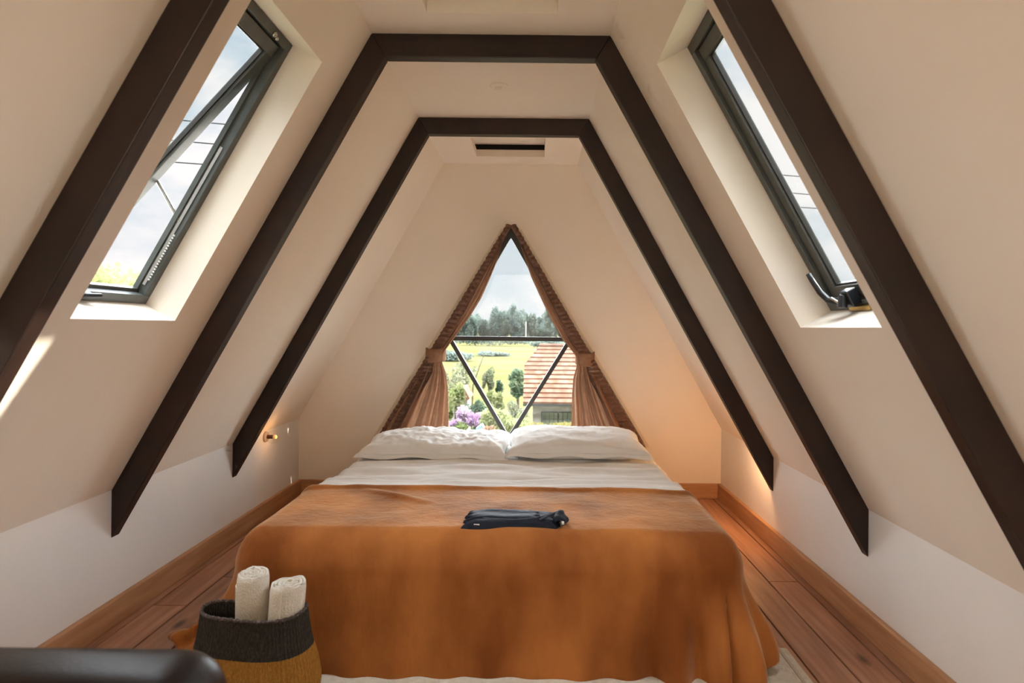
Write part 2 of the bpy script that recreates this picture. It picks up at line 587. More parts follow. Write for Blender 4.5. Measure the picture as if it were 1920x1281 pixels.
# ------------------------------------------------------------------ floor: boards along the room
fl = MB().box((KLX - 0.1, YB, -0.06), (KRX + 0.1, YE + ETH, -0.022)).build('floor', M['gap'])
tag(fl, 'reddish pine board floor', 'floor', kind='structure')
edges = [-1.505, -1.455] + [-1.455 + 0.1298 * i for i in range(1, 21)] + [1.195]
rng = random.Random(4)
plank_mesh = {}
for i in range(len(edges) - 1):
    a, b = edges[i] + 0.0030, edges[i + 1] - 0.0030
    wdt = round(b - a, 4)
    cuts = [YB, rng.uniform(-0.6, 1.2), rng.uniform(2.2, 3.3), YE]
    if i in (0, 21):
        cuts = [YB, YE]
    for j in range(len(cuts) - 1):
        m = MB().box((0, cuts[j] + 0.0015, -0.022), (wdt, cuts[j + 1] - 0.0015, 0.0))
        o = m.build('plank', M['plank'], fl, bevel=0.002)
        o.location = (a, 0, 0)
# skirting boards
tag(MB().box((KLX, YB, 0), (KLX + 0.022, YE, 0.095)).build('baseboard_left', M['skirting'], bevel=0.004), 'pine skirting board along the left knee wall', 'skirting', kind='structure')
tag(MB().box((KRX - 0.022, YB, 0), (KRX, YE, 0.095)).build('baseboard_right', M['skirting'], bevel=0.004), 'pine skirting board along the right knee wall', 'skirting', kind='structure')
M['skirting_x'] = mat('pine_skirting_cross', (0.432, 0.218, 0.101), 0.45, (0.552, 0.301, 0.155), 5.0, (0.6, 3, 8), bump=0.04, bscale=20, spec=0.4)
tag(MB().box((KLX + 0.022, YE - 0.022, 0), (KRX - 0.022, YE, 0.095)).build('baseboard_back', M['skirting_x'], bevel=0.004), 'pine skirting board along the gable wall', 'skirting', kind='structure')

# ------------------------------------------------------------------ dark timber frames
BW = 0.083
BT = 0.045


def timber_frame(y, label, yr=None):
    yr = y if yr is None else yr
    e = empty('timber_frame', (0, y, 0))
    tag(e, label, 'beam', 'dark timber roof frames')

    def inner(s, u):
        return s.p(u, 0, -BW)
    zi = ZC - BW

    def at_z(s, z):
        """point on the inner edge line at height z"""
        p0 = s.p(0, 0, -BW)
        t = (z - p0.z) / s.d.z
        return (p0.x + s.d.x * t, z)

    def at_x(s, x):
        p0 = s.p(0, 0, -BW)
        t = (x - p0.x) / s.d.x
        return (x, p0.z + s.d.z * t)
    li, ri = at_z(SL, zi), at_z(SR, zi)
    kl, kr = at_x(SL, KLX), at_x(SR, KRX)
    lf = MB().prism([(XL, ZC), (KLX, KLZ), kl, li], y, y + BT).build('rafter', M['beam'], None, bevel=0.003)
    rt = MB().prism([(XR, ZC), ri, kr, (KRX, KRZ)], yr, yr + BT).build('rafter', M['beam'], None, bevel=0.003)
    cb = MB().hexa([(XL, y, ZC), (XR, yr, ZC), (ri[0], yr, zi), (li[0], y, zi),
                    (XL, y + BT, ZC), (XR, yr + BT, ZC), (ri[0], yr + BT, zi), (li[0], y + BT, zi)]).build('collar_beam', M['beam'], None, bevel=0.003)
    hold(e, lf, rt, cb)
    return e


timber_frame(1.322, 'dark brown roof frame nearest the viewer, running past both skylights', 1.243)
timber_frame(2.204, 'dark brown roof frame between the skylights and the bed, with upper collar beam')
timber_frame(3.086, 'smaller looking dark brown roof frame farthest back, nearest the gable window')


# ------------------------------------------------------------------ skylights
def bar_box(S, u0, u1, y0, y1, n0, n1):
    return [S.p(u0, y0, n0), S.p(u1, y0, n0), S.p(u1, y1, n0), S.p(u0, y1, n0), S.p(u0, y0, n1), S.p(u1, y0, n1), S.p(u1, y1, n1), S.p(u0, y1, n1)]


def rect_frame(P, u0, u1, y0, y1, n0, n1, w, mb=None):
    mb = mb or MB()
    for (a, b, c, d) in ((u0, u0 + w, y0, y1), (u1 - w, u1, y0, y1), (u0 + w, u1 - w, y0, y0 + w), (u0 + w, u1 - w, y1 - w, y1)):
        mb.hexa([P(a, c, n0), P(b, c, n0), P(b, d, n0), P(a, d, n0), P(a, c, n1), P(b, c, n1), P(b, d, n1), P(a, d, n1)])
    return mb


def skylight(S, H, name, label, open_deg, sgn):
    u0, u1, y0, y1 = H
    root = rect_frame(S.p, u0, u1, y0, y1, 0.108, 0.15, 0.030).build(name, M['steel'], bevel=0.002)
    tag(root, label, 'window', kind='structure')
    rect_frame(S.p, u0 + 0.03, u1 - 0.03, y0 + 0.03, y1 - 0.03, 0.135, 0.15, 0.010).build('rebate', M['steel'], root)
    # sash hinged at the top edge
    hu, hn = u0 + 0.034, 0.125
    a = math.radians(open_deg)

    def P(u, y, n):
        du, dn = u - hu, n - hn
        return S.p(hu + du * math.cos(a) - dn * math.sin(a), y, hn + du * math.sin(a) + dn * math.cos(a))
    sash = rect_frame(P, u0 + 0.034, u1 - 0.034, y0 + 0.034, y1 - 0.034, 0.120, 0.148, 0.040).build('sash', M['steel'], root, bevel=0.002)
    rect_frame(P, u0 + 0.074, u1 - 0.074, y0 + 0.074, y1 - 0.074, 0.128, 0.140, 0.006).build('glazing_bead', M['steel_dark'], sash)
    mb = MB()
    mb.hexa([P(u0 + 0.07, y0 + 0.07, 0.133), P(u1 - 0.07, y0 + 0.07, 0.133), P(u1 - 0.07, y1 - 0.07, 0.133), P(u0 + 0.07, y1 - 0.07, 0.133),
             P(u0 + 0.07, y0 + 0.07, 0.136), P(u1 - 0.07, y0 + 0.07, 0.136), P(u1 - 0.07, y1 - 0.07, 0.136), P(u0 + 0.07, y1 - 0.07, 0.136)])
    mb.build('pane', M['glass'], sash)
    return root, P


wL, PL = skylight(SL, HL, 'window_2', 'grey steel skylight swung open in the left slope', 13, -1)
wR, PR = skylight(SR, HR, 'window_3', 'grey steel skylight closed in the right slope with black handle', 0, 1)
u0, u1, y0, y1 = HL
# stay arms, slide track and catch on the open one
for yy in (y1 - 0.030, y0 + 0.030):
    MB().tube([SL.p(u0 + 0.675, yy, 0.126), PL(u0 + 0.61, yy, 0.125)], 0.006, 8).build('stay_arm', M['chrome'], wL)
    mb = MB()
    mb.hexa(bar_box(SL, u0 + 0.40, u1 - 0.06, yy - 0.004, yy + 0.004, 0.122, 0.134))
    mb.build('slide_track', M['chrome'], wL)
    mb = MB()
    for k in range(18):
        q = SL.p(u0 + 0.72 + k * 0.0095, yy - 0.006, 0.118)
        mb.ball(q, 0.0035, 6, 4)
    mb.build('track_teeth', M['white'], wL)
mb = MB()
mb.hexa(bar_box(SL, u1 - 0.030, u1 - 0.008, (y0 + y1) / 2 - 0.11, (y0 + y1) / 2 - 0.05, 0.096, 0.110))
mb.tube([SL.p(u1 - 0.02, (y0 + y1) / 2 - 0.09, 0.098), SL.p(u1 - 0.03, (y0 + y1) / 2 - 0.03, 0.085)], 0.007, 8)
mb.build('catch', M['blackmetal'], wL, bevel=0.002)
mb = MB()
mb.ball(SL.p(u0 + 0.022, y1 - 0.12, 0.106), 0.009, 10, 6).ball(SL.p(u0 + 0.026, y1 - 0.10, 0.106), 0.007, 10, 6)
mb.build('hinge_rivet', M['chrome'], wL, smooth=True)
# handle on the closed one
u0, u1, y0, y1 = HR
ym = y1 - 0.135
MB().tube([SR.p(u1 - 0.045, ym - 0.035, 0.085), SR.p(u1 - 0.045, ym - 0.010, 0.075), SR.p(u1 - 0.055, ym + 0.018, 0.068), SR.p(u1 - 0.085, ym + 0.035, 0.064), SR.p(u1 - 0.125, ym + 0.040, 0.062), SR.p(u1 - 0.150, ym + 0.040, 0.062)], [0.012, 0.012, 0.010, 0.009, 0.008, 0.008], 10).build('handle', M['blackmetal'], wR, smooth=True)
mb = MB()
mb.hexa(bar_box(SR, u1 - 0.070, u1 - 0.020, ym - 0.075, ym - 0.025, 0.080, 0.112))
mb.tube([SR.p(u1 - 0.06, ym - 0.05, 0.082), SR.p(u1 - 0.03, ym - 0.05, 0.062)], 0.014, 10)
mb.build('handle_base', M['blackmetal'], wR, bevel=0.004)
mb = MB()
mb.hexa(bar_box(SR, u1 - 0.016, u1 - 0.002, ym - 0.12, ym - 0.01, 0.095, 0.108))
mb.build('catch_plate', M['brass'], wR, bevel=0.002)
MB().tube([SR.p(u1 - 0.062, ym - 0.012, 0.064), SR.p(u1 - 0.040, ym - 0.055, 0.062)], 0.004, 8).build('pin', M['chrome'], wR)

# unseen frame and pane added around the fill lamp
w4 = rect_frame(lambda u, z, n: Vector((u, YB - 0.06 - n, z)), WX0, WX1, WZ0, WZ1, 0.0, 0.04, 0.05).build('added_window', M['steel'])
tag(w4, 'added unseen grey frame and pane around the fill lamp in the near end wall', 'window', kind='structure')
MB().box((WX0 + 0.04, YB - 0.084, WZ0 + 0.04), (WX1 - 0.04, YB - 0.080, WZ1 - 0.04)).build('pane', M['glass'], w4)

# ------------------------------------------------------------------ triangular gable window
def inset(tri, d):
    out = []
    for i in range(3):
        p, q, r = (Vector(tri[(i + k) % 3]) for k in (2, 0, 1))
        e1, e2 = (q - p).normalized(), (r - q).normalized()
        c = sum((Vector(t) for t in tri), Vector((0, 0))) / 3
        n1, n2 = Vector((-e1.y, e1.x)), Vector((-e2.y, e2.x))
        if (c - q).dot(n1) < 0:
            n1 = -n1
        if (c - q).dot(n2) < 0:
            n2 = -n2
        bis = (n1 + n2)
        out.append(q + bis * (d / (1 + n1.dot(n2))))
    return out


tri = [Vector(A), Vector(BL), Vector(BR)]
ins = inset(tri, 0.034)
yw0, yw1 = 4.010, 4.050
mb = MB()
for i in range(3):
    j = (i + 1) % 3
    mb.prism([tuple(tri[i]), tuple(tri[j]), tuple(ins[j]), tuple(ins[i])], yw0, yw1)
w1 = mb.build('window_1', M['steel_dark'])
tag(w1, 'triangular gable window with dark V shaped glazing bars', 'window', kind='structure')


def bar2(p, q, wd, y0, y1, name, m, parent):
    p, q = Vector(p), Vector(q)
    d = (q - p).normalized()
    n = Vector((-d.y, d.x)) * wd / 2
    return MB().prism([tuple(p + n), tuple(q + n), tuple(q - n), tuple(p - n)], y0, y1).build(name, m, parent, bevel=0.002)


TZ = 1.004
tL, tR, vB = (-0.545, TZ), (0.215, TZ), (-0.168, 0.352)
bar2((-0.575, TZ), (0.245, TZ), 0.028, yw0 - 0.004, yw1, 'transom', M['steel_dark'], w1)
bar2((tL[0] - 0.03, TZ + 0.03), vB, 0.026, yw0, yw1, 'glazing_bar', M['steel_dark'], w1)
bar2((tR[0] + 0.03, TZ + 0.03), vB, 0.026, yw0, yw1, 'glazing_bar', M['steel_dark'], w1)
for poly in ([(-0.165, 1.69), (-0.555, TZ), (0.225, TZ)], [(-0.555, TZ), (-0.93, 0.345), (-0.168, 0.345)], [(-0.555, TZ), (-0.168, 0.345), (0.225, TZ)], [(0.225, TZ), (-0.168, 0.345), (0.60, 0.345)]):
    MB().prism(poly, 4.028, 4.032).build('pane', M['glass'], w1)
MB().box((-1.02, YE - 0.035, 0.318), (0.69, YE + ETH + 0.03, 0.337)).build('window_sill', M['skirting_x'], w1, bevel=0.003)


# ------------------------------------------------------------------ curtains
def curtain(label, xo, inner_tab, sgn, tie_z, seed):
    """xo(z): heading line; inner_tab: inner edge (z, x)"""
    e = empty('curtain', (xo(0.9), YE - 0.03, 0.30))
    tag(e, label, 'curtain', 'tied back gable curtains')
    zt, zb = 1.712, 0.30
    RW = 0.088

    def yoff(z):
        return 0.012 + 0.030 * math.exp(-((z - tie_z) / 0.09) ** 2) + 0.022 * sm(tie_z, 0.45, z)

    def cloth(u, v):
        z = zt + (zb - zt) * v
        a = xo(z) + sgn * 0.03
        b = interp(inner_tab, z)
        tie = math.exp(-((z - tie_z) / 0.07) ** 2)
        below = sm(tie_z, tie_z - 0.25, z)
        k = 4.5
        amp = (0.010 + 0.032 * below) * (1 - 0.6 * tie)
        ph = 2 * PI * k * (u + 0.04 * math.sin(5 * u + seed)) + seed
        f = math.sin(ph) + 0.35 * math.sin(2.3 * ph + 1.0)
        x = a + (b - a) * u + 0.004 * math.cos(ph) * below
        y = YE - 0.020 - yoff(z) - amp * f - 0.012 * u + 0.004 * fbm(x * 6, z * 4, seed)
        return (x, y, z)
    cl = MB().grid(110, 90, cloth).build('cloth', M['curtain'], None, smooth=True, fix=False)

    def ruff(u, v):
        z = zt + 0.02 + (zb + 0.01 - zt) * v
        x0 = xo(z)
        wv = math.sin(2 * PI * 52 * v + 2.2 * math.sin(9 * v + seed)) + 0.5 * math.sin(2 * PI * 23 * v + 4 * u)
        wd = RW * (0.42 + 0.75 * sm(0, 0.85, v)) * (1 - 0.55 * math.exp(-((z - tie_z) / 0.05) ** 2))
        x = x0 + sgn * (wd * u) - sgn * 0.0022 * wv * (1 - u)
        y = YE - 0.026 - yoff(z) * 0.75 - 0.020 * math.sin(PI * u) - 0.0065 * wv * (0.35 + 0.65 * math.sin(PI * min(u * 1.2, 1))) - 0.004
        return (x, y, z - 0.010 * u)
    rf = MB().grid(10, 420, ruff).build('ruched_heading', M['ruffle'], None, smooth=True, fix=False)
    # tie band round the gathered cloth
    xa, xb = xo(tie_z) - sgn * 0.012, interp(inner_tab, tie_z) + sgn * 0.006
    mb = MB()

    def band(u, v):
        th = PI * (u * 1.1 - 0.05)
        cx = (xa + xb) / 2
        hw = abs(xb - xa) / 2
        x = cx - sgn * hw * math.cos(th)
        y = YE - 0.004 - 0.085 * max(0.0, math.sin(th)) ** 0.7 - 0.004 * math.sin(PI * v)
        z = tie_z + 0.045 - 0.085 * v + (0.5 - u) * 0.012 + 0.02 * (0.5 - u) * (-1)
        return (x, y, z - 0.012 * math.sin(PI * u))
    mb.grid(28, 8, band)
    tb = mb.build('tie_band', M['curtain'], None, smooth=True, fix=False)
    s = tb.modifiers.new('s', 'SOLIDIFY')
    s.thickness = 0.006
    # slim cream batten the heading is fixed to
    p, q = Vector((xo(1.70) - sgn * 0.006, 1.70)), Vector((xo(0.325) - sgn * 0.022, 0.325))
    d = (q - p).normalized()
    n = Vector((-d.y, d.x)) * 0.010
    rl = MB().prism([tuple(p + n), tuple(q + n), tuple(q - n), tuple(p - n)], YE - 0.020, YE - 0.0005).build('batten', M['rail'], None, bevel=0.002)
    hold(e, cl, rf, tb, rl)
    return e


curtain('brown tied back curtain on the window side over the lilac bush', lambda z: -0.172 - 0.590 * (1.763 - z),
        [(1.73, -0.190), (1.70, -0.195), (1.498, -0.247), (1.38, -0.293), (1.259, -0.345), (1.15, -0.41), (1.055, -0.475), (0.98, -0.53), (0.91, -0.578), (0.86, -0.585), (0.78, -0.555), (0.68, -0.538), (0.50, -0.532), (0.30, -0.532)], 1, 0.905, 0.4)
curtain('brown tied back curtain on the window side over the tiled house', lambda z: -0.150 + 0.592 * (1.763 - z),
        [(1.73, -0.135), (1.70, -0.130), (1.56, -0.088), (1.398, -0.030), (1.25, 0.040), (1.129, 0.098), (1.06, 0.140), (0.994, 0.180), (0.93, 0.235), (0.89, 0.262), (0.84, 0.262), (0.76, 0.240), (0.66, 0.232), (0.435, 0.228), (0.30, 0.228)], -1, 0.890, 2.1)

# ------------------------------------------------------------------ ceiling rose
e = empty('ceiling_rose', (-0.168, 2.675, ZC))
tag(e, 'tiny cream ceiling rose between the two farther beams', 'ceiling rose')
o1 = MB().lathe([(0.0, -0.008), (0.030, -0.008), (0.040, -0.004), (0.042, 0.0)], (-0.168, 2.675, ZC), 28).build('plate', M['plaster'], None, smooth=True)
o2 = MB().lathe([(0.0, -0.020), (0.012, -0.018), (0.018, -0.010), (0.020, -0.007)], (-0.168, 2.675, ZC), 20).build('boss', M['plaster'], None, smooth=True)
hold(e, o1, o2)


# ------------------------------------------------------------------ wall lamps on the knee walls
def wall_lamp(x, y, z, s, label, power):
    e = empty('wall_lamp', (x, y, z))
    tag(e, label, 'lamp', 'small wall lamps by the bed')
    seg = []
    mb = MB()
    prof = [(0.0, 0.012), (0.026, 0.012), (0.030, 0.006), (0.030, 0.0)]
    mb.lathe(prof, (0, 0, 0), 24)
    rot = Matrix.Translation((x, y, z)) @ Matrix.Rotation(s * PI / 2, 4, 'Y')
    pl = mb.build('back_plate', M['lamp_base'], None, smooth=True)
    pl.matrix_world = rot
    sk = MB().lathe([(0.0, 0.040), (0.011, 0.040), (0.011, 0.012)], (0, 0, 0), 16).build('socket', M['socket'], None, smooth=True)
    sk.matrix_world = rot
    gl = MB().lathe([(0.012, 0.012), (0.030, 0.022), (0.037, 0.042), (0.034, 0.062), (0.022, 0.076)], (0, 0, 0), 24).build('glass_shade', M['glass'], None, smooth=True)
    gl.matrix_world = rot
    bl = MB().ball((0, 0, 0.054), 0.012, 14, 8).build('bulb', emit_mat('warm_bulb', (1.0, 0.55, 0.22), power * 0.6), None, smooth=True)
    bl.matrix_world = rot
    pt = bpy.data.lights.new('lamp_light', 'POINT')
    pt.energy = power
    pt.color = (1.0, 0.50, 0.18)
    pt.shadow_soft_size = 0.02
    po = bpy.data.objects.new('lamp_light', pt)
    sc.collection.objects.link(po)
    po.location = (x + s * 0.085, y, z)
    bpy.context.view_layer.update()
    for k in (pl, sk, gl, bl, po):
        mw = k.matrix_world.copy()
        k.parent = e
        k.matrix_parent_inverse = Matrix.Translation(-e.location)
        k.matrix_basis = mw


wall_lamp(KLX, 3.46, 0.452, 1, 'small round glass wall lamp on the left knee wall by the bed', 0.2)
wall_lamp(KRX - 0.005, 3.172, 0.500, -1, 'small wall lamp glowing behind the farthest beam on the right knee wall', 3.4)

# ------------------------------------------------------------------ bed
BX0, BX1, BY0, BY1 = -0.86, 0.585, 2.00, 3.90
TOP = 0.395
bed = empty('bed', ((BX0 + BX1) / 2, (BY0 + BY1) / 2, 0))
tag(bed, 'low double bed standing under the triangular gable window', 'bed')
parts = [MB().box((BX0 + 0.02, BY0 + 0.03, 0.05), (BX1 - 0.02, BY1, 0.17)).build('bed_base', M['bedwood'], None, bevel=0.01),
         MB().box((BX0, BY0, 0.17), (BX1, BY1 - 0.01, TOP)).build('mattress', M['mattress'], None, bevel=0.05),
         MB().box((BX0 - 0.03, BY1, 0.02), (0.70, BY1 + 0.03, 0.285)).build('headboard', M['bedwood'], None, bevel=0.006)]
for (x, y) in ((BX0 + 0.08, BY0 + 0.1), (BX1 - 0.08, BY0 + 0.1), (BX0 + 0.08, BY1 - 0.1), (BX1 - 0.08, BY1 - 0.1)):
    parts.append(MB().box((x - 0.03, y - 0.03, 0), (x + 0.03, y + 0.03, 0.05)).build('leg', M['bedwood'], None, bevel=0.004))
hold(bed, *parts)


def drape(x0, x1, y0, y1, top, L, r, nu, nv, topfn, hang, front=True):
    """cloth over a box: x0..x1 wide, from y0 (foot) back to y1; hang(side, path, s) -> (out, drop)"""
    Lf = L if front else 0.0
    a0, a1, b0, b1 = x0 - L, x1 + L, y0 - Lf, y1

    def fn(u, v):
        a = a0 + (a1 - a0) * u
        b = b0 + (b1 - b0) * v
        exl, exr, ey = max(0, x0 - a), max(0, a - x1), max(0, y0 - b)
        bx, by = min(max(a, x0), x1), max(b, y0)
        ex = max(exl, exr)
        if ex == 0 and ey == 0:
            return (a, b, top + topfn(a, b))
        s = max(ex, ey)
        sg = -1 if exl > 0 else 1
        if ex > 0 and ey > 0:
            ph = math.atan2(ey, ex)
            n = Vector((sg * math.cos(ph), -math.sin(ph)))
            side = 'corner_l' if sg < 0 else 'corner_r'
            path = ph
        elif ex > 0:
            n = Vector((sg, 0))
            side = 'left' if sg < 0 else 'right'
            path = by
        else:
            n = Vector((0, -1))
            side = 'front'
            path = bx
        out, drop = hang(side, path, s, bx, by)
        z = top + topfn(bx, by) * (1 - sm(0, 0.12, s)) - drop
        return (bx + n.x * out, by + n.y * out, z)
    return MB().grid(nu, nv, fn)


def roll(s, r):
    q = r * PI / 2
    if s < q:
        return r * math.sin(s / r), r * (1 - math.cos(s / r)), 0.0
    return r, r, s - q


# fitted white sheet
def sheet_top(x, y):
    w = 0.004 * math.sin(46 * y + 2.2 * fbm(x * 1.6, y * 2.0, 3.0) * 2.0) * (0.5 + 0.5 * fbm(x * 1.2, y * 3.0, 9.0))
    return 0.016 + 2.6 * w + 0.014 * fbm(x * 1.6, y * 12.0, 1.0) + 0.004 * fbm(x * 6, y * 9, 5.0)


def sheet_hang(side, p, s, bx, by):
    o, d, rest = roll(s, 0.05)
    o += 0.02 * sm(0, 0.3, rest) + 0.010 * math.sin(p * 24) * sm(0, 0.2, rest)
    return o, d + rest * 0.97


sh = drape(BX0, BX1, BY0, 3.88, TOP, 0.30, 0.05, 150, 150, sheet_top, sheet_hang, front=False)
sheet = sh.build('bed_sheet', M['sheet'], None, smooth=True, fix=False)
tag(sheet, 'white creased bed sheet between the pillows and the brown blanket', 'sheet')


# turned-down edge of the top sheet, lying just behind the blanket
def fold_top(x, y):
    t = (y - 2.40) / (2.655 - 2.40 + 0.014 * math.sin(x * 5) + 0.01 * fbm(x * 3, 0.3))
    return 0.018 + 0.012 * math.sqrt(max(0.0, 1 - max(0, t - 0.80) ** 2 / 0.04)) + 0.010 * fbm(x * 1.8, y * 15, 7.0) + 0.005 * math.sin(60 * y + 3 * fbm(x * 1.5, y * 2, 2))


fd = drape(BX0 + 0.004, BX1 - 0.004, BY0, 2.655, TOP, 0.26, 0.06, 140, 110, fold_top, lambda sd, p, s, bx, by: (lambda o, d, rr: (o + 0.014 + 0.03 * sm(0, 0.3, rr), d + rr * 0.97 - 0.0))(*roll(s, 0.06)), front=False)
top_sheet = fd.build('top_sheet', M['sheet'], None, smooth=True, fix=False)
so_ = top_sheet.modifiers.new('s', 'SOLIDIFY')
so_.thickness = 0.012
tag(top_sheet, 'white folded top sheet edge emerging from under the brown blanket', 'sheet')


# brown fleece blanket over the foot half
def bl_top(x, y):
    wr = 0.006 * fbm(x * 2.4, y * 3.0, 11.0) + 0.003 * fbm(x * 6.0, y * 8.0, 21.0)
    ridge = 0.010 * math.exp(-((y - 2.44 + 0.02 * fbm(x * 2, 0.5, 2)) / 0.018) ** 2)
    dd = (x + 0.45) * 0.55 + (y - 2.30)
    ridge2 = 0.010 * math.exp(-(dd / 0.022) ** 2) * math.exp(-((x + 0.52) / 0.12) ** 2)
    edge = -0.012 * sm(2.455, 2.475, y)
    return 0.036 + wr + ridge + ridge2 + edge


def bl_hang(side, p, s, bx, by):
    r = 0.075
    o, d, rest = roll(s, r)
    k = sm(0.0, 0.30, rest)
    n = 0.010 * fbm(bx * 3 + p * 2, by * 3, rest * 3 + 4)
    if side == 'front':
        near_r = sm(0.22, 0.55, p)
        near_l = sm(-0.62, -0.86, p)
        fold = (0.006 + 0.032 * near_r + 0.020 * near_l) * math.sin(p * 44 + 1.2) * k + 0.005 * math.sin(p * 13) * k
        o2 = o + 0.02 * k + fold + n * k + 0.02 * near_r * k
        d2 = d + rest * (0.985 + 0.02 * near_r)
    elif side == 'corner_r':
        t = p / (PI / 2)
        fold = 0.030 * math.sin(t * PI * 3.2 + 0.4) * k
        o2 = o + k * (0.055 + 0.045 * math.sin(PI * t)) + fold + n * k
        d2 = d + rest * (0.80 + 0.20 * t ** 0.7)
    elif side == 'right':
        o2 = o + 0.055 * k + 0.014 * math.sin(p * 30) * k + n * k
        d2 = d + rest * 0.80
    elif side == 'corner_l':
        t = p / (PI / 2)
        fold = 0.022 * math.sin(t * PI * 3.0) * k
        o2 = o + k * (0.10 - 0.06 * t + 0.03 * math.sin(PI * t)) + fold
        d2 = d + rest * 1.0
    else:
        o2 = o + 0.10 * k + 0.014 * math.sin(p * 26) * k + n * k
        d2 = d + rest * 1.0
    lim = TOP + 0.018
    if d2 > lim:
        o2 += (d2 - lim) * 0.9
        d2 = lim - 0.008 * abs(math.sin(p * 20))
    return o2, d2


bl = drape(BX0 - 0.005, BX1 + 0.005, 1.985, 2.475, TOP, 0.435, 0.075, 260, 170, bl_top, bl_hang, front=True)
blanket = bl.build('blanket', M['blanket'], None, smooth=True, fix=False)
s_ = blanket.modifiers.new('s', 'SOLIDIFY')
s_.thickness = 0.007
s_.offset = 1.0
tag(blanket, 'rust brown velvety fleece blanket draped over the foot of the bed', 'blanket')

# bunched blanket corner on the floor left of the basket (part of the blanket)
mb = MB()


def bunch(u, v):
    th = 2 * PI * u
    ph = PI * v
    k = 1 + 0.28 * math.sin(3 * th + 4 * ph) + 0.18 * fbm(math.cos(th) * 2, math.sin(th) * 2, ph * 2)
    return (-1.085 + 0.085 * k * math.sin(ph) * math.cos(th), 2.03 + 0.09 * k * math.sin(ph) * math.sin(th), max(0.004, 0.038 + 0.050 * k * math.cos(ph)))


mb.grid(40, 24, bunch).build('bunched_corner', M['blanket'], blanket, smooth=True)


# ------------------------------------------------------------------ pillows
def pillow(cx, cy, zb, wx, wy, th, tilt, seed, label, crease):
    top_n, mb = 0, MB()
    e = empty('pillow', (cx, cy, zb))
    tag(e, label, 'pillow', 'white pillows at the head of the bed')

    def edge(u, v):
        # rounded-corner outline, slightly pinched between the corners
        px = u * (1 - 0.045 * (1 - v * v)) * (1 + 0.02 * math.sin(5 * v + seed))
        py = v * (1 - 0.07 * (1 - u * u))
        return px * wx / 2, py * wy / 2

    def prof(u, v):
        a = max(0.0, 1 - abs(u) ** 3.2)
        b = max(0.0, 1 - abs(v) ** 2.8)
        return (a * b) ** 0.40

    def surf(s):
        def fn(i, j):
            u, v = 2 * i - 1, 2 * j - 1
            x, y = edge(u, v)
            h = prof(u, v)
            wr = crease * (0.013 * fbm(x * 5 + seed, y * 7, seed) + 0.012 * (0.35 - abs(fbm(x * 9 + seed, y * 6 + x * 3, seed + 4))) + 0.004 * fbm(x * 30, y * 24, seed)) + 0.006 * math.sin(18 * x + 30 * y + 4 * fbm(x * 3, y * 3, seed)) * sm(0.95, 0.5, h)
            if s > 0:
                z = th * 0.56 * h * (1 + 0.10 * fbm(x * 2.5, y * 2.5, seed + 8)) + wr * (0.25 + 0.75 * h)
            else:
                z = -th * 0.46 * h + wr * 0.2
            return (x, y, z + th * 0.46)
        return fn
    R = Matrix.Rotation(tilt, 4, 'X')
    obs = []
    m = MB().grid(90, 60, surf(1))
    k = len(m.v)
    m2 = MB().grid(90, 60, surf(-1))
    m.v += m2.v
    m.f += [tuple(k + i for i in reversed(f)) for f in m2.f]
    m.v = [tuple(R @ Vector(p) + Vector((cx, cy, zb))) for p in m.v]
    c = m.build('cover', M['pillow'], None, smooth=True, fix=False)

    # flat sewn edge running round the cover
    fl_ = MB()
    N = 160

    def flange(i, j):
        t = i * 4
        sd = int(min(t, 3.9999))
        q = 2 * (t - sd) - 1
        u, v = ((q, -1), (1, q), (-q, 1), (-1, -q))[sd]
        x, y = edge(u, v)
        k = 1 + (j * 0.05 - 0.02)
        zz = th * 0.46 + 0.006 * math.sin(i * 70 + seed) * j - 0.02 * j
        return R @ Vector((x * (1 + (k - 1) * 0.75), y * k, zz)) + Vector((cx, cy, zb))
    f = fl_.grid(N, 3, flange).build('sewn_edge', M['pillow'], None, smooth=True, fix=False)
    s = f.modifiers.new('s', 'SOLIDIFY')
    s.thickness = 0.004
    hold(e, c, f)
    return e


pillow(-0.512, 3.32, TOP + 0.012, 0.740, 0.50, 0.100, math.radians(3), 1.3, 'flatter creased white pillow on the side of the lilac bush', 1.5)
pillow(0.222, 3.32, TOP + 0.012, 0.705, 0.50, 0.128, math.radians(3), 6.7, 'plumper smooth white pillow on the side of the tiled house', 0.7)

# ------------------------------------------------------------------ folded navy garment on the blanket
GZ = TOP + 0.040
ga = empty('folded_garment', (-0.055, 2.12, GZ))
tag(ga, 'folded dark navy garment lying on the brown blanket', 'clothing')


def slab_cloth(x0, x1, y0, y1, h, seed, dish=0.0, zb=0.0):
    def fn(s):
        def g(i, j):
            u, v = 2 * i - 1, 2 * j - 1
            a = (max(0, 1 - abs(u) ** 8) * max(0, 1 - abs(v) ** 5)) ** 0.5
            x = x0 + (x1 - x0) * i + 0.006 * math.sin(9 * v + seed)
            y = y0 + (y1 - y0) * j + 0.010 * math.sin(2.6 * u + seed)
            z = h * a * (0.5 + 0.5 * s) + (0.003 * fbm(x * 14, y * 14, seed) if s > 0 else 0)
            if s > 0:
                z -= dish * math.exp(-(u / 0.55) ** 2 - ((v - 0.1) / 0.55) ** 2)
            return (x, y, GZ + zb + z)
        return g
    m = MB().grid(44, 26, fn(1))
    k = len(m.v)
    m2 = MB().grid(44, 26, fn(-1))
    m.v += m2.v
    m.f += [tuple(k + i for i in reversed(f)) for f in m2.f]
    return m


g1 = slab_cloth(-0.228, 0.085, 2.045, 2.215, 0.030, 0.5, 0.012).build('folded_body', M['navy'], None, smooth=True, fix=False)
g2 = slab_cloth(-0.215, 0.02, 2.08, 2.21, 0.014, 1.5, 0.006, 0.020).build('folded_layer', M['navy'], None, smooth=True, fix=False)


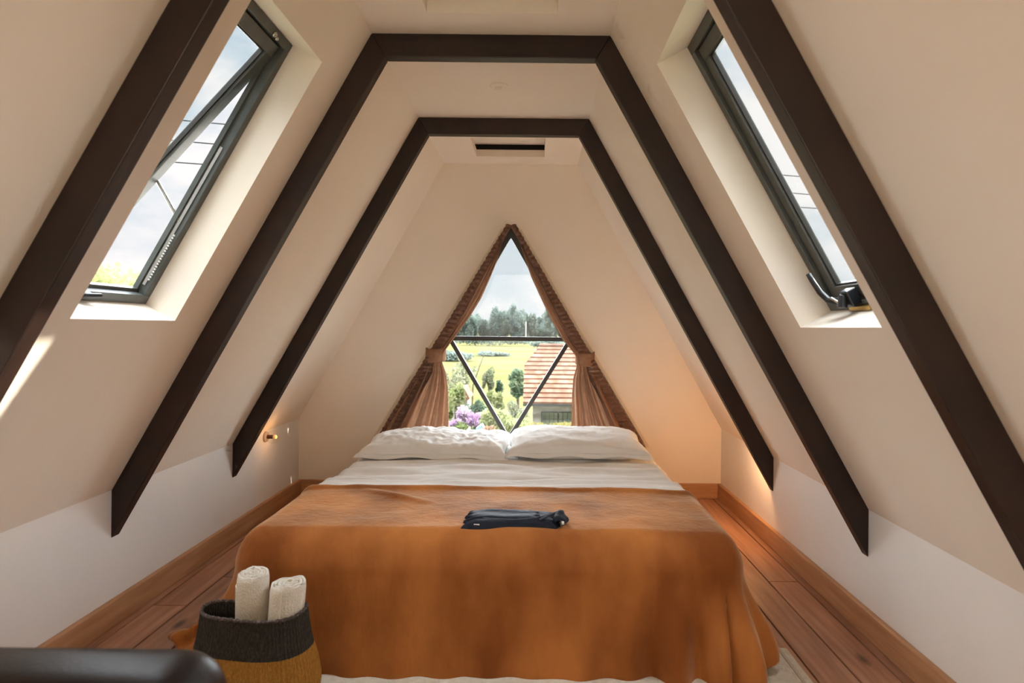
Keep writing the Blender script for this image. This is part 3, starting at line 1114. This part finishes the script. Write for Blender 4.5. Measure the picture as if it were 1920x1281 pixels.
def cuff(u, v):
    th = 2 * PI * u
    r = 0.024 * (1 + 0.12 * math.sin(3 * th + 5 * v) + 0.15 * fbm(math.cos(th), math.sin(th), v * 4))
    e_ = math.sin(PI * min(max(v, 0.02), 0.98)) ** 0.25
    return (0.085 + 0.026 * e_ * r / 0.024 * math.cos(th), 2.055 + 0.13 * v, GZ + 0.022 + r * e_ * 0.95 * math.sin(th))


g3 = MB().grid(24, 26, cuff).build('rolled_cuff', M['navy'], None, smooth=True)
g4 = MB().tube([(-0.20, 2.10, GZ + 0.030), (-0.14, 2.085, GZ + 0.027), (-0.06, 2.078, GZ + 0.026), (0.01, 2.090, GZ + 0.030), (0.05, 2.12, GZ + 0.035)], 0.0035, 8).build('piping', M['navypipe'], None, smooth=True)
g5 = MB().tube([(0.02, 2.07, GZ + 0.030), (0.045, 2.10, GZ + 0.036), (0.075, 2.13, GZ + 0.04)], 0.005, 8).build('drawcord', M['navypipe'], None, smooth=True)
g6 = MB().box((-0.190, 2.042, GZ + 0.013), (-0.172, 2.050, GZ + 0.019)).build('white_tag', M['whitetag'], None)
g7 = MB().box((0.090, 2.040, GZ + 0.022), (0.098, 2.052, GZ + 0.030)).build('toggle', M['whitetag'], None)
for g in (g1, g2, g3, g4, g5, g6, g7):
    g.data.transform(Matrix.Translation((0, 1.972, 0)) @ Matrix.Diagonal((1, 0.82, 1, 1)) @ Matrix.Translation((0, -2.045, 0)))
    g.data.transform(Matrix.Translation((0, 0, GZ)) @ Matrix.Diagonal((1, 1, 0.85, 1)) @ Matrix.Translation((0, 0, -GZ)))
ga.location = (-0.055, 2.05, GZ)
hold(ga, g1, g2, g3, g4, g5, g6, g7)

# ------------------------------------------------------------------ rug at the foot of the bed
rug = empty('rug', (0, 1.5, 0))
tag(rug, 'cream rug lying on the boards at the foot of the bed', 'rug')
r1 = MB().box((-0.95, 1.00, 0.0), (0.857, 2.085, 0.010)).build('pile', M['rug'], None, bevel=0.004)
M['seam'] = mat('rug_seam', (0.45, 0.39, 0.31), 0.95)
r2 = MB().box((0.822, 1.00, 0.010), (0.832, 2.085, 0.0125)).build('edge_seam', M['seam'], None)
r3 = MB().box((-0.925, 1.00, 0.010), (-0.915, 2.085, 0.0125)).build('edge_seam', M['seam'], None)
hold(rug, r1, r2, r3)

# ------------------------------------------------------------------ woven basket with rolled towels
bc = (-0.765, 1.700, 0.004)
bk = empty('woven_basket', bc)
tag(bk, 'woven basket bag with charcoal top band over mustard base', 'basket')
RIBS = 84


def ribfn(amp):
    def fn(t, i):
        k = 1 + amp * math.sin(RIBS * t)
        # sagging, slightly squashed bag
        k *= 1 + 0.030 * math.cos(2 * t + 0.4) + 0.015 * math.sin(3 * t)
        return k, 0.006 * math.sin(3 * t + 0.6) + 0.007 * math.cos(2 * t)
    return fn


def BSY(z):
    """the bag is flattened front to back towards its mouth"""
    return 0.56 - 0.13 * sm(0.06, 0.26, z)


outer = [(0.115, 0.0), (0.150, 0.012), (0.172, 0.05), (0.178, 0.10), (0.170, 0.15), (0.158, 0.19)]
band = [(0.158, 0.19), (0.152, 0.215), (0.147, 0.245), (0.143, 0.275), (0.141, 0.290)]


def dense(pr, n):
    out = []
    for i in range(n + 1):
        t = i / n * (len(pr) - 1)
        k = min(int(t), len(pr) - 2)
        q = t - k
        out.append((pr[k][0] + (pr[k + 1][0] - pr[k][0]) * q, pr[k][1] + (pr[k + 1][1] - pr[k][1]) * q))
    return out


b1 = MB().lathe([(0.0, 0.0)] + dense(outer, 16), bc, RIBS * 5, ribfn(0.011), BSY).build('mustard_base', M['bk_gold'], None, smooth=True)
b2 = MB().lathe(dense(band, 8) + [(0.134, 0.288), (0.137, 0.24), (0.152, 0.14), (0.150, 0.06), (0.10, 0.02)], bc, RIBS * 5, ribfn(0.009), BSY).build('charcoal_band', M['bk_dark'], None, smooth=True)
rim = []
for j in range(97):
    t = 2 * PI * j / 96
    k, dz = ribfn(0)(t, 0)
    rim.append((bc[0] + 0.1385 * k * math.cos(t), bc[1] + 0.1385 * k * BSY(0.29) * math.sin(t), bc[2] + 0.290 + dz + 0.0015 * math.sin(40 * t)))
b3 = MB().tube(rim, 0.0045, 8, cap=False).build('bound_rim', M['bk_rim'], None, smooth=True)
hold(bk, b1, b2, b3)


def towel(x, y, z0, z1, r, lean, seed, label):
    e = empty('rolled_towel', (x, y, z0))
    tag(e, label, 'towel', 'rolled towels in the basket')
    turns = 4.2
    n = 150
    pts = []
    for i in range(n + 1):
        t = i / n
        rr = 0.008 + (r - 0.008) * t ** 0.9
        th = 2 * PI * turns * t + seed
        pts.append((rr * math.cos(th), rr * math.sin(th)))

    def fn(u, v):
        i = min(int(u * n), n)
        px, py = pts[i]
        h = z0 + (z1 - z0) * v
        top = sm(0.93, 1.0, v)
        k = 1 - 0.05 * top + 0.015 * fbm(px * 30, py * 30, v * 5 + seed)
        dz = 0.006 * fbm(px * 25, py * 25, seed) * top
        return (x + px * k + lean * (h - z0), y + py * k, h + dz - 0.004 * u * top)
    b = MB().grid(n, 14, fn).build('roll', M['towel'], None, smooth=True, fix=False)
    s = b.modifiers.new('s', 'SOLIDIFY')
    s.thickness = 0.007
    s.offset = -1
    # folded inner core so that no gap shows down the spiral
    c = MB().lathe([(0.0, z1 - z0 - 0.035), (r * 0.86, z1 - z0 - 0.035), (r * 0.86, 0.0)], (x + lean * 0.15, y, z0), 20).build('inner_core', M['towel'], None, smooth=False)
    hold(e, b, c)


towel(-0.783, 1.710, 0.10, 0.398, 0.046, 0.03, 0.8, 'taller cream rolled towel standing on the left in the basket')
towel(-0.687, 1.706, 0.10, 0.374, 0.051, 0.06, 3.4, 'shorter cream rolled towel leaning on the right in the basket')

# ------------------------------------------------------------------ dark leather armchair in the near left corner
ch = empty('leather_armchair', (-0.95, 0.5, 0))
tag(ch, 'dark brown leather armchair back in the near left corner', 'armchair')


def cushion(x0, x1, y0, y1, z0, z1, r, name):
    """rounded block"""
    mb = MB().box((x0, y0, z0), (x1, y1, z1))
    o = mb.build(name, M['leather'], None)
    m = o.modifiers.new('b', 'BEVEL')
    m.width = r
    m.segments = 8
    m.limit_method = 'NONE'
    for p in o.data.polygons:
        p.use_smooth = True
    return o


cp = [cushion(-1.42, -0.425, 0.74, 0.92, 0.10, 0.624, 0.070, 'backrest'),
      cushion(-1.28, -0.56, 0.20, 0.76, 0.12, 0.40, 0.05, 'seat_cushion'),
      cushion(-1.42, -1.28, 0.18, 0.76, 0.10, 0.54, 0.06, 'armrest'),
      cushion(-0.56, -0.425, 0.18, 0.76, 0.10, 0.54, 0.06, 'armrest')]
for (x, y) in ((-1.36, 0.25), (-0.48, 0.25), (-1.36, 0.86), (-0.48, 0.86)):
    cp.append(MB().lathe([(0.0, 0.0), (0.018, 0.0), (0.026, 0.11), (0.0, 0.11)], (x, y, 0), 12).build('leg', M['bedwood'], None))
hold(ch, *cp)

# ================================================================== outdoors
GZ0 = -3.2


def ground(x, y):
    if y < 25:
        return GZ0
    if y < 110:
        return GZ0 + 1.85 * (y - 25) / 85
    return GZ0 + 1.85 + 0.03 * (y - 110)


mb = MB()


def gfn(u, v):
    x = -160 + 320 * u
    y = 24 + (260 - 24) * v ** 1.5
    return (x, y, ground(x, y) + 0.08 * fbm(x * 0.1, y * 0.1))


mb.grid(60, 60, gfn)
tag(mb.build('field', M['field'], None, smooth=True), 'bright green field rising to the tree line', 'field', kind='structure')
tag(MB().grid(20, 20, lambda u, v: (-60 + 120 * u, -40 + 64.2 * v, GZ0 + 0.05 * fbm(u * 9, v * 9))).build('garden_ground', M['yard'], None), 'pale garden ground below the house', 'ground', kind='structure')


def leaves(c, rad, n, leaf, seed, clumps=14, fill=0.35):
    rg = random.Random(seed)
    cl = []
    for i in range(clumps):
        d = Vector((rg.gauss(0, 1), rg.gauss(0, 1), rg.gauss(0, 1))).normalized()
        k = rg.uniform(0.45, 0.78)
        cl.append((Vector((d.x * rad[0] * k, d.y * rad[1] * k, d.z * rad[2] * k)), rg.uniform(0.28, 0.46)))
    mb = MB()
    for i in range(n):
        q, k = cl[rg.randrange(clumps)]
        d = Vector((rg.gauss(0, 1), rg.gauss(0, 1), rg.gauss(0, 1))).normalized() * (rg.random() ** fill)
        p = q + Vector((d.x * rad[0] * k, d.y * rad[1] * k, d.z * rad[2] * k)) + Vector(c)
        a = Vector((rg.gauss(0, 1), rg.gauss(0, 1), rg.gauss(0, 1))).normalized()
        b = a.orthogonal().normalized()
        s = leaf * rg.uniform(0.6, 1.35)
        k0 = len(mb.v)
        mb.v += [tuple(p - a * s), tuple(p + b * s * 0.5), tuple(p + a * s), tuple(p - b * s * 0.5)]
        mb.f.append((k0, k0 + 1, k0 + 2, k0 + 3))
    return mb


def tree(name, x, y, ztop, rad, m, label, cat='tree', group=None, n=1500, leaf=0.12, seed=1, trunk=0.08, zbase=None, clumps=14):
    zg = ground(x, y) if zbase is None else zbase
    e = empty(name, (x, y, zg))
    tag(e, label, cat, group)
    cz = ztop - rad[2]
    f = leaves((x, y, cz), rad, n, leaf, seed, clumps).build('foliage', m, None, fix=False)
    t = MB().tube([(x, y, zg - 0.05), (x + 0.03, y, (zg + cz) / 2), (x, y, cz + rad[2] * 0.4)], [trunk, trunk * 0.8, trunk * 0.3], 7).build('trunk', M['bark'], None)
    hold(e, f, t)
    return e


# distant tree line behind the field (shared foliage meshes)
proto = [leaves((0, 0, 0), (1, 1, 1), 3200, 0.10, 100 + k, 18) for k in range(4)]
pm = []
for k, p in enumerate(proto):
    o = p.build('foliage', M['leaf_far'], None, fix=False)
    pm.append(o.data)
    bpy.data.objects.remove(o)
tm = MB().tube([(0, 0, 0), (0.02, 0, 0.5), (0, 0, 1)], [1, 0.8, 0.3], 6).build('trunk', M['bark'], None)
trunk_me = tm.data
bpy.data.objects.remove(tm)
rg = random.Random(9)
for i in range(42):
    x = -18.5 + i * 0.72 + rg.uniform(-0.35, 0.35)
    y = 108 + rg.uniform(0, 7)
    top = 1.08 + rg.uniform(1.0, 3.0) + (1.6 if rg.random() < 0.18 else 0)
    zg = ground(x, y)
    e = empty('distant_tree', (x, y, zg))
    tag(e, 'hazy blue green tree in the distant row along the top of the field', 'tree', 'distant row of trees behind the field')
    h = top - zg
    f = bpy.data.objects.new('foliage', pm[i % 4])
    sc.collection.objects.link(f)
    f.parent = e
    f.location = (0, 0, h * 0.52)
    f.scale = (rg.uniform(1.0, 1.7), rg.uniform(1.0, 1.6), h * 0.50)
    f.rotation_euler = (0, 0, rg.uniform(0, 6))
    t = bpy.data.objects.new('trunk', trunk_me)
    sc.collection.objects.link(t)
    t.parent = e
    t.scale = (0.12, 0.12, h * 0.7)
tag(MB().tube([(-1.6, 104, ground(0, 104)), (-1.6, 104, 2.0)], 0.055, 8).build('white_pole', M['white'], None), 'thin white pole standing before the distant trees', 'pole')

# hedges in the field
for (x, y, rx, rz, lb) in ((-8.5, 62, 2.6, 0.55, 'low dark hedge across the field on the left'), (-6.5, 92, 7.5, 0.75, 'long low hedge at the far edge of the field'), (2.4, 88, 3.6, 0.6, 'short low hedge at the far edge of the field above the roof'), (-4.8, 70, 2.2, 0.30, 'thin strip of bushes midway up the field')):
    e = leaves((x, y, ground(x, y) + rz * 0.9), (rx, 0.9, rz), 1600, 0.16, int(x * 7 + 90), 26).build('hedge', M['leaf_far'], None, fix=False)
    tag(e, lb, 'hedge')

# trees and shrubs of the garden
tree('tree', -3.55, 25, -0.42, (0.85, 0.7, 1.0), M['leaf_mid'], 'grey green tree above the small red roofed shed', n=1500, leaf=0.075, seed=3)
tree('tree', -2.95, 25.5, -0.10, (0.55, 0.5, 0.85), M['leaf_mid'], 'pale grey tree just left of the slanting glazing bar', n=1100, leaf=0.07, seed=4)
tree('tree', -1.80, 24, -0.40, (0.24, 0.24, 0.62), M['leaf_mid'], 'slender upright pale tree in the middle of the garden', n=900, leaf=0.055, seed=5, trunk=0.05)
tree('tree', -1.36, 24, -0.95, (0.19, 0.19, 0.36), M['leaf_dark'], 'small dark pointed tree right of the slender pale tree', n=700, leaf=0.045, seed=6, trunk=0.04)
tree('tree', -0.56, 20, -0.14, (0.34, 0.34, 0.58), M['leaf_dark'], 'dark leafy tree against the gable of the tiled house', n=1600, leaf=0.06, seed=7)
for i, (x, y, zt, rd, mm, lb) in enumerate((
        (-1.31, 14.0, -0.54, (0.30, 0.3, 0.45), 'leaf_dark', 'darker green shrub left of the slanting glazing bar'),
        (-1.13, 17.0, -0.62, (0.34, 0.3, 0.55), 'leaf_lite', 'light green shrub in front of the slender tree'),
        (-0.56, 15.0, -0.68, (0.50, 0.4, 0.60), 'leaf_mid', 'grey green shrub at the foot of the tiled house'),
        (-0.88, 13.0, -0.50, (0.30, 0.3, 0.55), 'leaf_lite', 'leafy shrub just above the point of the glazing bars'),
        (-0.40, 12.6, -0.62, (0.34, 0.3, 0.45), 'leaf_lite', 'leafy shrub between the glazing bars and the house window'),
        (-2.32, 18.0, -0.40, (0.34, 0.3, 0.75), 'leaf_lite', 'pale leafy bush beside the tied back curtain'),
        (-1.50, 11.8, -0.74, (0.40, 0.3, 0.34), 'leaf_lite', 'pale green bush under the lilac blossom'))):
    tree('shrub', x, y, zt, rd, M[mm], lb, 'shrub', None, 1900, 0.045, 40 + i, 0.04)
tree('lilac_bush', -1.36, 12, -0.49, (0.31, 0.3, 0.22), M['leaf_lilac'], 'lilac flowering bush seen through the left of the window', 'shrub', None, 1900, 0.03, 60, 0.03)
tree('flowering_shrub', -0.77, 10.5, -0.575, (0.17, 0.2, 0.14), M['leaf_peach'], 'small peach coloured flowering shrub beside the blue tin', 'shrub', None, 900, 0.025, 61, 0.03)
for i, (x, y, zt, rx, lb) in enumerate(((-0.66, 9.6, -0.55, 0.27, 'yellow green hedge clump below the peach flowers'), (0.04, 10.6, -0.58, 0.30, 'yellow green hedge clump right of the window bars'), (0.48, 10.8, -0.52, 0.32, 'yellow green hedge clump below the barred house window'))):
    tree('hedge_clump', x, y, zt, (rx, 0.3, 0.20), M['leaf_yellow'], lb, 'hedge', None, 1600, 0.026, 70 + i, 0.03)
tree('broad_tree', -10.6, 14.6, 2.70, (1.75, 1.6, 1.5), M['leaf_lite'], 'pale green tree top seen through the open left skylight', n=7000, leaf=0.085, seed=80, trunk=0.2, clumps=40)
# bare leaning stalk
tag(MB().tube([(-2.45, 24, GZ0), (-2.40, 24, -1.2), (-2.15, 24, -0.45), (-1.98, 24, 0.0), (-2.05, 24, 0.12)], [0.03, 0.025, 0.02, 0.015, 0.01], 6).build('bare_stalk', M['bark'], None), 'thin bare leaning stalk rising above the garden shrubs', 'branch')
# blue tin
tag(MB().prism([(-1.06, -0.76), (-0.95, -0.69), (-0.91, -0.76), (-0.93, -1.4), (-1.04, -1.4)], 11.2, 11.4).build('blue_tin', M['bluetin'], None, bevel=0.01), 'small blue tin shape beyond the lilac bush', 'container')

# small shed with a red roof
e = empty('garden_shed', (-2.95, 23, GZ0))
tag(e, 'small shed with red roof under the grey green trees', 'shed')
s1 = MB().box((-3.1, 22.6, GZ0), (-2.45, 23.6, -1.52)).build('wall', M['brick'], None)
s2 = MB().prism([(-3.1, -1.52), (-2.9, -1.15), (-2.55, -1.15), (-2.35, -1.52), (-2.4, -1.58), (-3.05, -1.58)], 22.4, 23.8).build('roof', M['tile'], None)
s3 = MB().box((-2.85, 22.58, -2.3), (-2.66, 22.6, -1.62)).build('doorway', M['bluetin'], None)
hold(e, s1, s2, s3)

# tiled house
HX0, HX1 = -0.30, 6.0
EY, EZ, RY, RZ = 16.0, -0.89, 18.1, 0.53
e = empty('tiled_house', (2.8, 18, GZ0))
tag(e, 'house with half hipped red tile roof and grey block wall', 'house')
kids = []
wall = MB()
wall.box((-0.05, 16.25, GZ0), (5.8, 16.45, -0.80))
wall.box((-0.05, 16.45, GZ0), (0.15, 19.9, -0.80))
kids.append(wall.build('wall', M['brick'], None))
kids.append(MB().prism([(16.25, -0.80), (18.1, 0.45), (19.95, -0.80)], 0, 1).build('gable', M['brick'], None))
kids[-1].data.transform(Matrix(((0, 1, 0, 0.0), (1, 0, 0, 0), (0, 0, 1, 0), (0, 0, 0, 1))) @ Matrix.Identity(4))
kids[-1].data.transform(Matrix.Translation((0.0, 0, 0)) @ Matrix.Diagonal((0.12, 1, 1, 1)))
NR = 13
HC = 0.62                               # the half hip starts at this share of the slope
for i in range(NR):
    t0, t1 = i / NR, (i + 1) / NR + 0.02
    ya, yb = EY + (RY - EY) * t0, EY + (RY - EY) * t1
    za, zb = EZ + (RZ - EZ) * t0, EZ + (RZ - EZ) * t1

    def xl(t):
        return HX0 + max(0.0, t - HC) / (1 - HC) * 0.42
    xa, xb = xl(t0), xl(t1)
    lift = 0.045
    kids.append(MB().hexa([(xa, ya, za + lift), (HX1, ya, za + lift), (HX1, yb, zb), (xb, yb, zb),
                           (xa, ya, za - 0.02), (HX1, ya, za - 0.02), (HX1, yb, zb - 0.03), (xb, yb, zb - 0.03)]).build('tile_course', M['tile'], None))
kids.append(MB().tube([(0.12, RY, RZ + 0.02), (HX1, RY, RZ + 0.02)], 0.06, 8).build('ridge_tiles', M['tile'], None))
ba = MB().hexa([(HX0, 18.1 + 0.8, -0.02), (0.12, RY, RZ), (HX1, RY, RZ), (HX1, 20.2, EZ), (HX0, 18.1 + 0.8, -0.06), (0.12, RY, RZ - 0.04), (HX1, RY, RZ - 0.04), (HX1, 20.2, EZ - 0.04)])
kids.append(ba.build('rear_roof', M['tile'], None))
kids.append(MB().box((HX0, 15.98, EZ - 0.07), (HX1, 16.03, EZ - 0.01)).build('gutter', M['grille'], None))
hold(e, *kids)
# barred windows of the house
for (x0, x1, lb) in ((0.17, 0.62, None), (0.62, 1.10, None)):
    f = rect_frame(lambda u, y, n: Vector((u, 16.24 - n, y)), x0, x1, -1.70, -1.13, 0.0, 0.03, 0.022).build('window', M['grille'], None)
    hold(e, f)
    p = MB().box((x0 + 0.02, 16.235, -1.68), (x1 - 0.02, 16.245, -1.15)).build('pane', M['hglass'], None)
    b = MB()
    for k in range(1, 4):
        xx = x0 + (x1 - x0) * k / 4
        b.box((xx - 0.006, 16.205, -1.68), (xx + 0.006, 16.217, -1.15))
    for k in range(1, 3):
        zz = -1.70 + 0.57 * k / 3
        b.box((x0 + 0.02, 16.205, zz - 0.006), (x1 - 0.02, 16.217, zz + 0.006))
    g = b.build('window_bars', M['grille'], None)
    for k in (p, g):
        k.parent = f

# overhead cables
for i, (za, zb) in enumerate(((379, 286), (340, 254), (300, 229))):
    z_l, z_r = 1.08 + za / 1160 * 10, 1.08 + zb / 1160 * 13
    k = (z_r - z_l) / 11.3
    pts = [(-20 + 40 * j / 24, 10 + 3 * ((-20 + 40 * j / 24) + 5.5) / 11.3, z_l + k * ((-20 + 40 * j / 24) + 5.5)) for j in range(25)]
    tag(MB().tube(pts, 0.009, 6).build('overhead_cable', M['wire'], None), ['topmost overhead cable crossing the sky beyond the skylights', 'middle overhead cable crossing the sky beyond the skylights', 'lowest overhead cable crossing the sky beyond the skylights'][i], 'cable', 'overhead cables')
